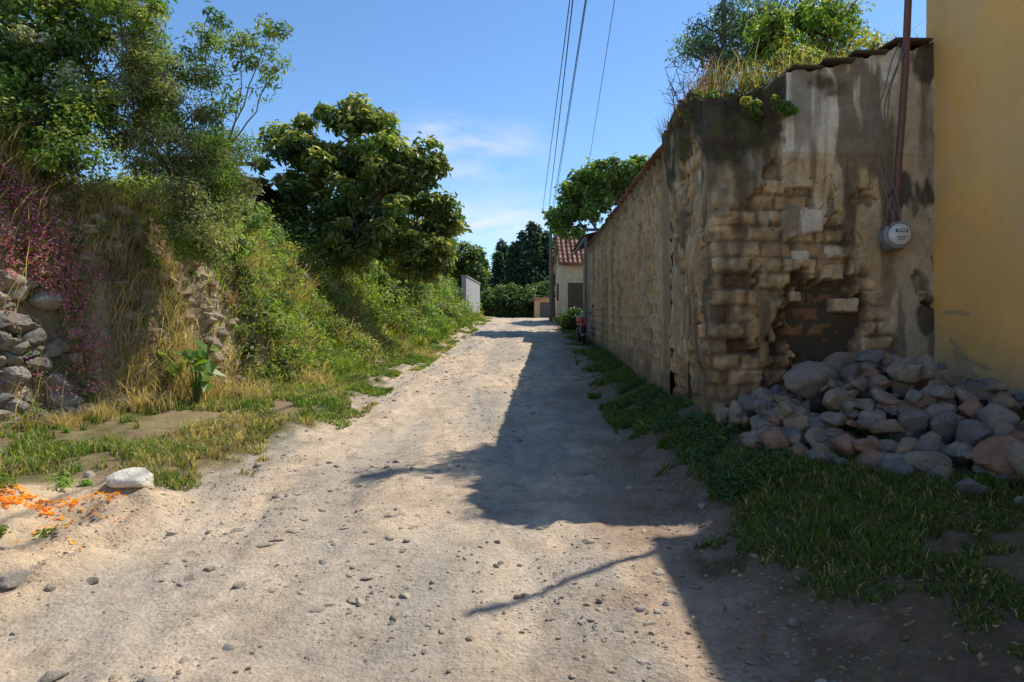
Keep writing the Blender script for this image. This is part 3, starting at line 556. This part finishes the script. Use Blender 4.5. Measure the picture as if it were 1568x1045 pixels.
b=B(); b.box((4.12,.5,1.25),(.06,1.1,2.3),(.16,.09,.05),.04,0,.01); b.box((4.09,.5,1.25),(.04,.06,2.2),(.10,.06,.03),.04); b.obj('door',m_metal,False,eh)
b=B(); b.box((4.09,-1.6,1.9),(.06,1.2,1.1),(.05,.06,.07),.04,0,.01); b.box((4.07,-1.6,1.9),(.05,.05,1.1),(.3,.2,.12),.04);b.box((4.07,-1.6,1.9),(.05,1.2,.05),(.3,.2,.12),.04); b.obj('window',m_metal,False,eh)

# ---------------------------------------------------------------- service mast, meter, cables
em=bpy.data.objects.new('electric_service_mast',None); scene.collection.objects.link(em)
b=B(); b.tube([(3.90,6.98,2.80),(3.92,6.95,3.2),(3.99,6.93,4.3),(4.06,6.98,5.3),(4.1,7.0,7.3)],[.035,.035,.036,.036,.034],10,(.16,.07,.045)); b.tube([(4.1,7.0,7.3),(4.05,6.95,7.42),(3.95,6.9,7.38)],.045,8,(.13,.055,.035))
b.tube([(3.90,6.98,2.72),(3.90,6.98,2.93)],.05,10,(.12,.06,.04)); b.obj('conduit',m_metal,True,em)
b=B()
for k,o in enumerate([.0,.03,-.035]):
    t=np.linspace(0,1,24); P=np.stack([3.96-.16*np.sin(t*3.1)*(1+k*.25)+o-.04*t, 6.93-.02*k+0*t, 4.6-1.75*t],1); P[:,0]+= .02*np.sin(t*14+k*2); b.tube(P,.007,5,(.16,.15,.14))
t=np.linspace(0,1,16); b.tube(np.stack([3.88-.10*np.sin(t*3.14),6.93+0*t,3.15-.45*t],1),.009,6,(.05,.05,.05)); b.obj('cables',m_metal,True,em)
et=bpy.data.objects.new('electric_meter',None); scene.collection.objects.link(et)
def disc(b,c,prof,n=36,col=(1,1,1)):
    V=[];q=[]
    for r,o in prof:
        for k in range(n): a=2*math.pi*k/n; V.append((c[0]+r*math.cos(a),c[1]-o,c[2]+r*math.sin(a)))
    for i in range(len(prof)-1):
        for k in range(n): q.append([i*n+k,i*n+(k+1)%n,(i+1)*n+(k+1)%n,(i+1)*n+k])
    b.add(V,q,col)
mc=(3.93,7.0,2.68)
b=B(); disc(b,mc,[(.10,-.2),(.125,0),(.14,.02),(.14,.06),(.125,.075),(.113,.065)],col=(.27,.27,.26)); b.box((mc[0],mc[1]+.06,mc[2]-.02),(.2,.12,.24),(.20,.19,.175),0,0,.015); b.obj('housing',m_metal,True,et)
b=B(); disc(b,mc,[(.113,.07),(.108,.10),(.098,.112),(.0001,.115)],col=(.62,.61,.56)); b.obj('dial_cover',m_gloss,True,et)
b=B(); b.box((mc[0],mc[1]-.118,mc[2]+.035),(.12,.006,.03),(.08,.08,.08)); b.box((mc[0],mc[1]-.118,mc[2]-.03),(.09,.006,.012),(.2,.2,.2)); b.box((mc[0],mc[1]-.118,mc[2]-.055),(.06,.006,.008),(.2,.2,.2))
for kx in (-.035,-.012,.012,.035): b.box((mc[0]+kx,mc[1]-.122,mc[2]+.035),(.014,.004,.02),(.7,.7,.66))
b.obj('register',m_metal,False,et)

# ---------------------------------------------------------------- poles and wires
def pole(name,x,y,h,r=.11,lean=0,arm=True,col=(.20,.16,.12)):
    e=bpy.data.objects.new(name,None); scene.collection.objects.link(e); g=float(H(x,y)); b=B()
    b.tube([(x,y,g-.4),(x+lean*.5,y,g+h*.5),(x+lean,y,g+h)],[r,r*.85,r*.7],10,col); b.obj('shaft',m_bark,True,e)
    if arm:
        b=B(); b.box((x+lean,y-.1,g+h-.35),(1.0,.09,.1),col,0,0,.01)
        for k in (-.42,-.1,.42): b.tube([(x+lean+k,y-.1,g+h-.3),(x+lean+k,y-.1,g+h-.12)],[.04,.03],8,(.4,.4,.38))
        b.obj('crossarm_and_insulators',m_metal,False,e)
pole('utility_pole',2.05,36,6.1); pole('utility_pole',2.35,37.5,5.0,.08,-.25,False,(.12,.10,.08)); pole('utility_pole',-.6,-14,8.8)
def wire(b,p,q,sag,r=.012,n=40):
    t=np.linspace(0,1,n)[:,None]; P=(1-t)*np.array(p)+t*np.array(q); P[:,2]-=sag*4*(t*(1-t))[:,0]; b.tube(P,r,5,(.03,.03,.035))
b=B(); wire(b,(1.63,36,8.65),(.6,-14,8.9),.25); wire(b,(1.95,36,8.68),(.35,-14,9.0),.25,.014); wire(b,(2.1,36,8.35),(.6,-14,8.8),.4); wire(b,(2.0,36,7.2),(.7,-14,9.3),.2,.008)
wire(b,(4.3,46,8.2),(.2,-14,9.6),.3,.008); b.obj('overhead_wires',m_metal,True)

# ---------------------------------------------------------------- distant buildings
def tile_roof(b,x0_,x1_,ye,yr,ze,zr_,col):
    n=int((x1_-x0_)/.22); rows=7
    for i in range(n):
        for r in range(rows):
            t0,t1=r/rows,(r+1)/rows+.04; xa=x0_+(i+.5)*(x1_-x0_)/n; g=rng.uniform(.6,1.3)
            ya,yb=ye+(yr-ye)*t0,ye+(yr-ye)*min(t1,1); za,zb_=ze+(zr_-ze)*t0+.03,ze+(zr_-ze)*min(t1,1)
            b.tube([(xa,ya,za),(xa,yb,zb_)],[.10,.08],6,tuple(np.array(col)*g))
e=bpy.data.objects.new('tile_roofed_house',None); scene.collection.objects.link(e)
b=B(); b.box((4.05,36.1,3.9),(3.2,4.0,3.2),(.62,.50,.34),0,0,.02); b.obj('walls',m_adobe,False,e)
b=B(); tile_roof(b,2.3,5.8,33.7,36.1,5.4,7.1,(.32,.17,.12)); tile_roof(b,2.3,5.8,38.5,36.1,5.4,7.1,(.32,.17,.12)); b.tube([(2.3,36.1,7.12),(5.8,36.1,7.12)],.13,8,(.32,.16,.11))
b.add([(2.3,33.7,5.37),(5.8,33.7,5.37),(5.8,36.1,7.07),(2.3,36.1,7.07)],[[0,1,2,3]],(.2,.09,.06)); b.obj('roof_tiles',m_tile,True,e)
b=B(); b.add([(2.45,34.1,5.5),(2.45,38.1,5.5),(2.45,36.1,7.0)],[[0,1,2]],(.5,.4,.27)); b.box((3.2,34.08,3.5),(.8,.06,2.0),(.12,.08,.05)); b.box((2.43,36.3,4.2),(.06,.8,.9),(.07,.07,.07)); b.obj('gable_door_window',m_adobe,False,e)
e=bpy.data.objects.new('orange_house',None); scene.collection.objects.link(e)
b=B(); b.box((3.1,56.5,4.0),(2.6,3.5,2.2),(.72,.44,.21),0,0,.02); b.obj('walls',m_adobe,False,e)
b=B(); b.add([(1.5,54.4,4.85),(4.6,54.4,5.75),(4.6,58.6,5.75),(1.5,58.6,4.85),(1.5,54.4,4.75),(4.6,54.4,5.65)],[[0,1,2,3],[0,4,5,1]],(.26,.14,.10)); b.obj('roof',m_tile,False,e)
b=B(); b.box((2.6,54.73,3.9),(.7,.06,1.6),(.10,.08,.06)); b.obj('door',m_metal,False,e)
e=bpy.data.objects.new('roadside_shed',None); scene.collection.objects.link(e)
b=B(); b.box((3.85,26.8,3.5),(1.7,4.2,3.6),(.34,.26,.16),0,0,.02); b.obj('walls',m_adobe,False,e)
b=B(); n=26; yv=np.linspace(24.5,29.2,n*2); V=[];
for i,yq in enumerate(yv): o=.03*(i%2); V+= [(2.55,yq,5.4+o),(4.9,yq,5.95+o)]
b.add(V,[[2*i,2*i+1,2*i+3,2*i+2] for i in range(len(yv)-1)],(.06,.05,.045))
b.box((2.66,26.9,5.34),(.08,4.5,.1),(.09,.06,.04)); b.box((3.7,24.55,5.6),(2.3,.08,.10),(.09,.06,.04)); b.tube([(2.68,24.8,1.5),(2.68,24.8,5.35)],.05,8,(.15,.11,.08)); b.obj('sheet_roof',m_metal,False,e)
b=B(); b.box((2.97,27.2,2.7),(.06,1.0,1.9),(.42,.41,.38),0,0,.01); b.obj('door',m_metal,False,e)
b=B(); b.box((-2.3,38.5,3.8),(.25,5,2.4),(.40,.39,.37),-.1,0,.02); b.box((-2.3,38.5,5.04),(.33,5.05,.08),(.34,.33,.31),-.1,0,.01); b.obj('concrete_wall',m_adobe)
e=bpy.data.objects.new('hillside_shack',None); scene.collection.objects.link(e)
b=B(); b.box((-7.4,17.2,4.4),(2.2,2.2,2.2),(.14,.11,.08)); b.obj('walls',m_adobe,False,e)
b=B(); b.add([(-8.8,15.8,6.1),(-5.9,15.8,5.35),(-5.9,18.6,5.35),(-8.8,18.6,6.1)],[[0,1,2,3]],(.16,.10,.07)); b.box((-7.35,15.8,5.7),(3.0,.06,.08),(.10,.07,.05)); b.obj('roof',m_tile,False,e)

# ---------------------------------------------------------------- motorcycle
e=bpy.data.objects.new('motorcycle',None); scene.collection.objects.link(e)
mx,my=2.3,22.6; g=float(H(mx,my))
b=B(); a=np.linspace(0,2*math.pi,25)[:-1]
for oy in (-.62,.62): b.tube(np.stack([mx+0*a,my+oy+.27*np.cos(a),g+.3+.27*np.sin(a)],1),.055,8,(.02,.02,.02),True)
b.obj('tyres',m_rubber,True,e)
b=B()
for oy in (-.62,.62):
    b.tube([(mx-.07,my+oy,g+.3),(mx+.07,my+oy,g+.3)],.05,10,(.3,.3,.3))
    for k in range(6): t=k*math.pi/3; b.tube([(mx,my+oy,g+.3),(mx,my+oy+.25*math.cos(t),g+.3+.25*math.sin(t))],.012,5,(.3,.3,.3))
for sx in (-.08,.08): b.tube([(mx+sx,my-.62,g+.3),(mx+sx,my-.38,g+.95)],.022,6,(.25,.25,.25)); b.tube([(mx+sx,my+.62,g+.3),(mx+sx,my+.05,g+.35)],.022,6,(.1,.1,.1))
b.tube([(mx-.36,my-.25,g+1.05),(mx-.1,my-.36,g+.98),(mx+.1,my-.36,g+.98),(mx+.36,my-.25,g+1.05)],.018,6,(.05,.05,.05)); b.box((mx,my,g+.42),(.30,.36,.30),(.06,.06,.06),0,0,.04); b.tube([(mx+.13,my-.1,g+.3),(mx+.15,my+.7,g+.38)],.04,8,(.3,.3,.3))
for sx in (-.36,.36): b.tube([(mx+sx*.8,my-.28,g+1.04),(mx+sx,my-.3,g+1.22)],.01,5,(.05,.05,.05)); b.box((mx+sx,my-.3,g+1.24),(.11,.03,.07),(.05,.05,.05),0,0,.01)
b.obj('frame_forks_engine',m_metal,True,e)
b=B(); V,T=ICO[3]; b.add(V*[.19,.27,.15]+[mx,my-.12,g+.80],T,(.60,.05,.02)); b.add(V*[.1,.2,.05]+[mx,my-.62,g+.62],T,(.60,.05,.02)); b.add(V*[.11,.28,.09]+[mx,my+.5,g+.68],T,(.60,.05,.02)); b.obj('tank_and_fenders',m_gloss,True,e)
b=B(); b.box((mx,my+.33,g+.82),(.24,.6,.1),(.02,.02,.02),0,0,.04); b.obj('seat',m_rubber,False,e)
b=B(); b.add(V*[.085,.05,.085]+[mx,my-.47,g+.93],T,(.35,.35,.33)); b.obj('headlamp',m_gloss,True,e)

# ---------------------------------------------------------------- world, sun, camera
az=math.radians(36.5); el=math.radians(54.5)
w_=bpy.data.worlds.new('World'); scene.world=w_; w_.use_nodes=True; nt=w_.node_tree; N=nt.nodes; Lk=nt.links
bg=N['Background']; sky=N.new('ShaderNodeTexSky'); sky.sky_type='NISHITA'; sky.sun_disc=False; sky.sun_elevation=el; sky.sun_rotation=math.pi/2-az; sky.air_density=1.0; sky.dust_density=.2; sky.ozone_density=2.2; sky.altitude=900
hs=N.new('ShaderNodeHueSaturation'); hs.inputs['Saturation'].default_value=1.15; hs.inputs['Value'].default_value=1.28; Lk.new(sky.outputs[0],hs.inputs['Color'])
bg.inputs[1].default_value=.15
tcn=N.new('ShaderNodeTexCoord')
def wisp(center,scl,amt):
    mp=N.new('ShaderNodeVectorMath'); mp.operation='SUBTRACT'; Lk.new(tcn.outputs['Generated'],mp.inputs[0]); mp.inputs[1].default_value=center
    m2=N.new('ShaderNodeVectorMath'); m2.operation='MULTIPLY'; m2.inputs[1].default_value=scl; Lk.new(mp.outputs[0],m2.inputs[0])
    ln=N.new('ShaderNodeVectorMath'); ln.operation='LENGTH'; Lk.new(m2.outputs[0],ln.inputs[0])
    fo=N.new('ShaderNodeMapRange'); fo.inputs[1].default_value=0; fo.inputs[2].default_value=1; fo.inputs[3].default_value=1; fo.inputs[4].default_value=0; fo.interpolation_type='SMOOTHSTEP'; Lk.new(ln.outputs['Value'],fo.inputs[0])
    m3=N.new('ShaderNodeVectorMath'); m3.operation='MULTIPLY'; m3.inputs[1].default_value=(7,7,26); Lk.new(tcn.outputs['Generated'],m3.inputs[0])
    n=N.new('ShaderNodeTexNoise'); n.inputs['Scale'].default_value=1; n.inputs['Detail'].default_value=7; n.inputs['Distortion'].default_value=.6; Lk.new(m3.outputs[0],n.inputs['Vector'])
    r=N.new('ShaderNodeMapRange'); r.inputs[1].default_value=.38; r.inputs[2].default_value=.68; Lk.new(n.outputs['Fac'],r.inputs[0])
    mm=N.new('ShaderNodeMath'); mm.operation='MULTIPLY'; Lk.new(fo.outputs[0],mm.inputs[0]); Lk.new(r.outputs[0],mm.inputs[1])
    m4=N.new('ShaderNodeMath'); m4.operation='MULTIPLY'; m4.inputs[1].default_value=amt; Lk.new(mm.outputs[0],m4.inputs[0]); return m4.outputs[0]
a1=wisp((-.08,.95,.27),(6,2,15),.9); a2=wisp((-.03,.97,.17),(6,2,16),.9)
ad=N.new('ShaderNodeMath'); ad.operation='ADD'; ad.use_clamp=True; Lk.new(a1,ad.inputs[0]); Lk.new(a2,ad.inputs[1])
mx_=N.new('ShaderNodeMix'); mx_.data_type='RGBA'; Lk.new(ad.outputs[0],mx_.inputs[0]); Lk.new(hs.outputs[0],mx_.inputs[6]); mx_.inputs[7].default_value=(6.0,6.2,6.5,1); Lk.new(mx_.outputs[2],bg.inputs[0])
sd_=bpy.data.lights.new('sun','SUN'); sd_.energy=5.0; sd_.angle=math.radians(.55); sd_.color=(1,.94,.83)
so=bpy.data.objects.new('sun',sd_); scene.collection.objects.link(so)
dv=Vector((-math.cos(az)*math.cos(el),-math.sin(az)*math.cos(el),-math.sin(el))); so.rotation_euler=dv.to_track_quat('-Z','Y').to_euler(); so.location=(20,14,30)
cd=bpy.data.cameras.new('camera'); cam=bpy.data.objects.new('camera',cd); scene.collection.objects.link(cam); cd.lens=24; cd.sensor_width=36; cd.clip_end=2000; cd.clip_start=.05
cam.location=(0,0,1.6); cam.rotation_euler=(math.radians(90),0,0); scene.camera=cam
print('verts', sum(len(o.data.vertices) for o in bpy.data.objects if o.type=='MESH'))
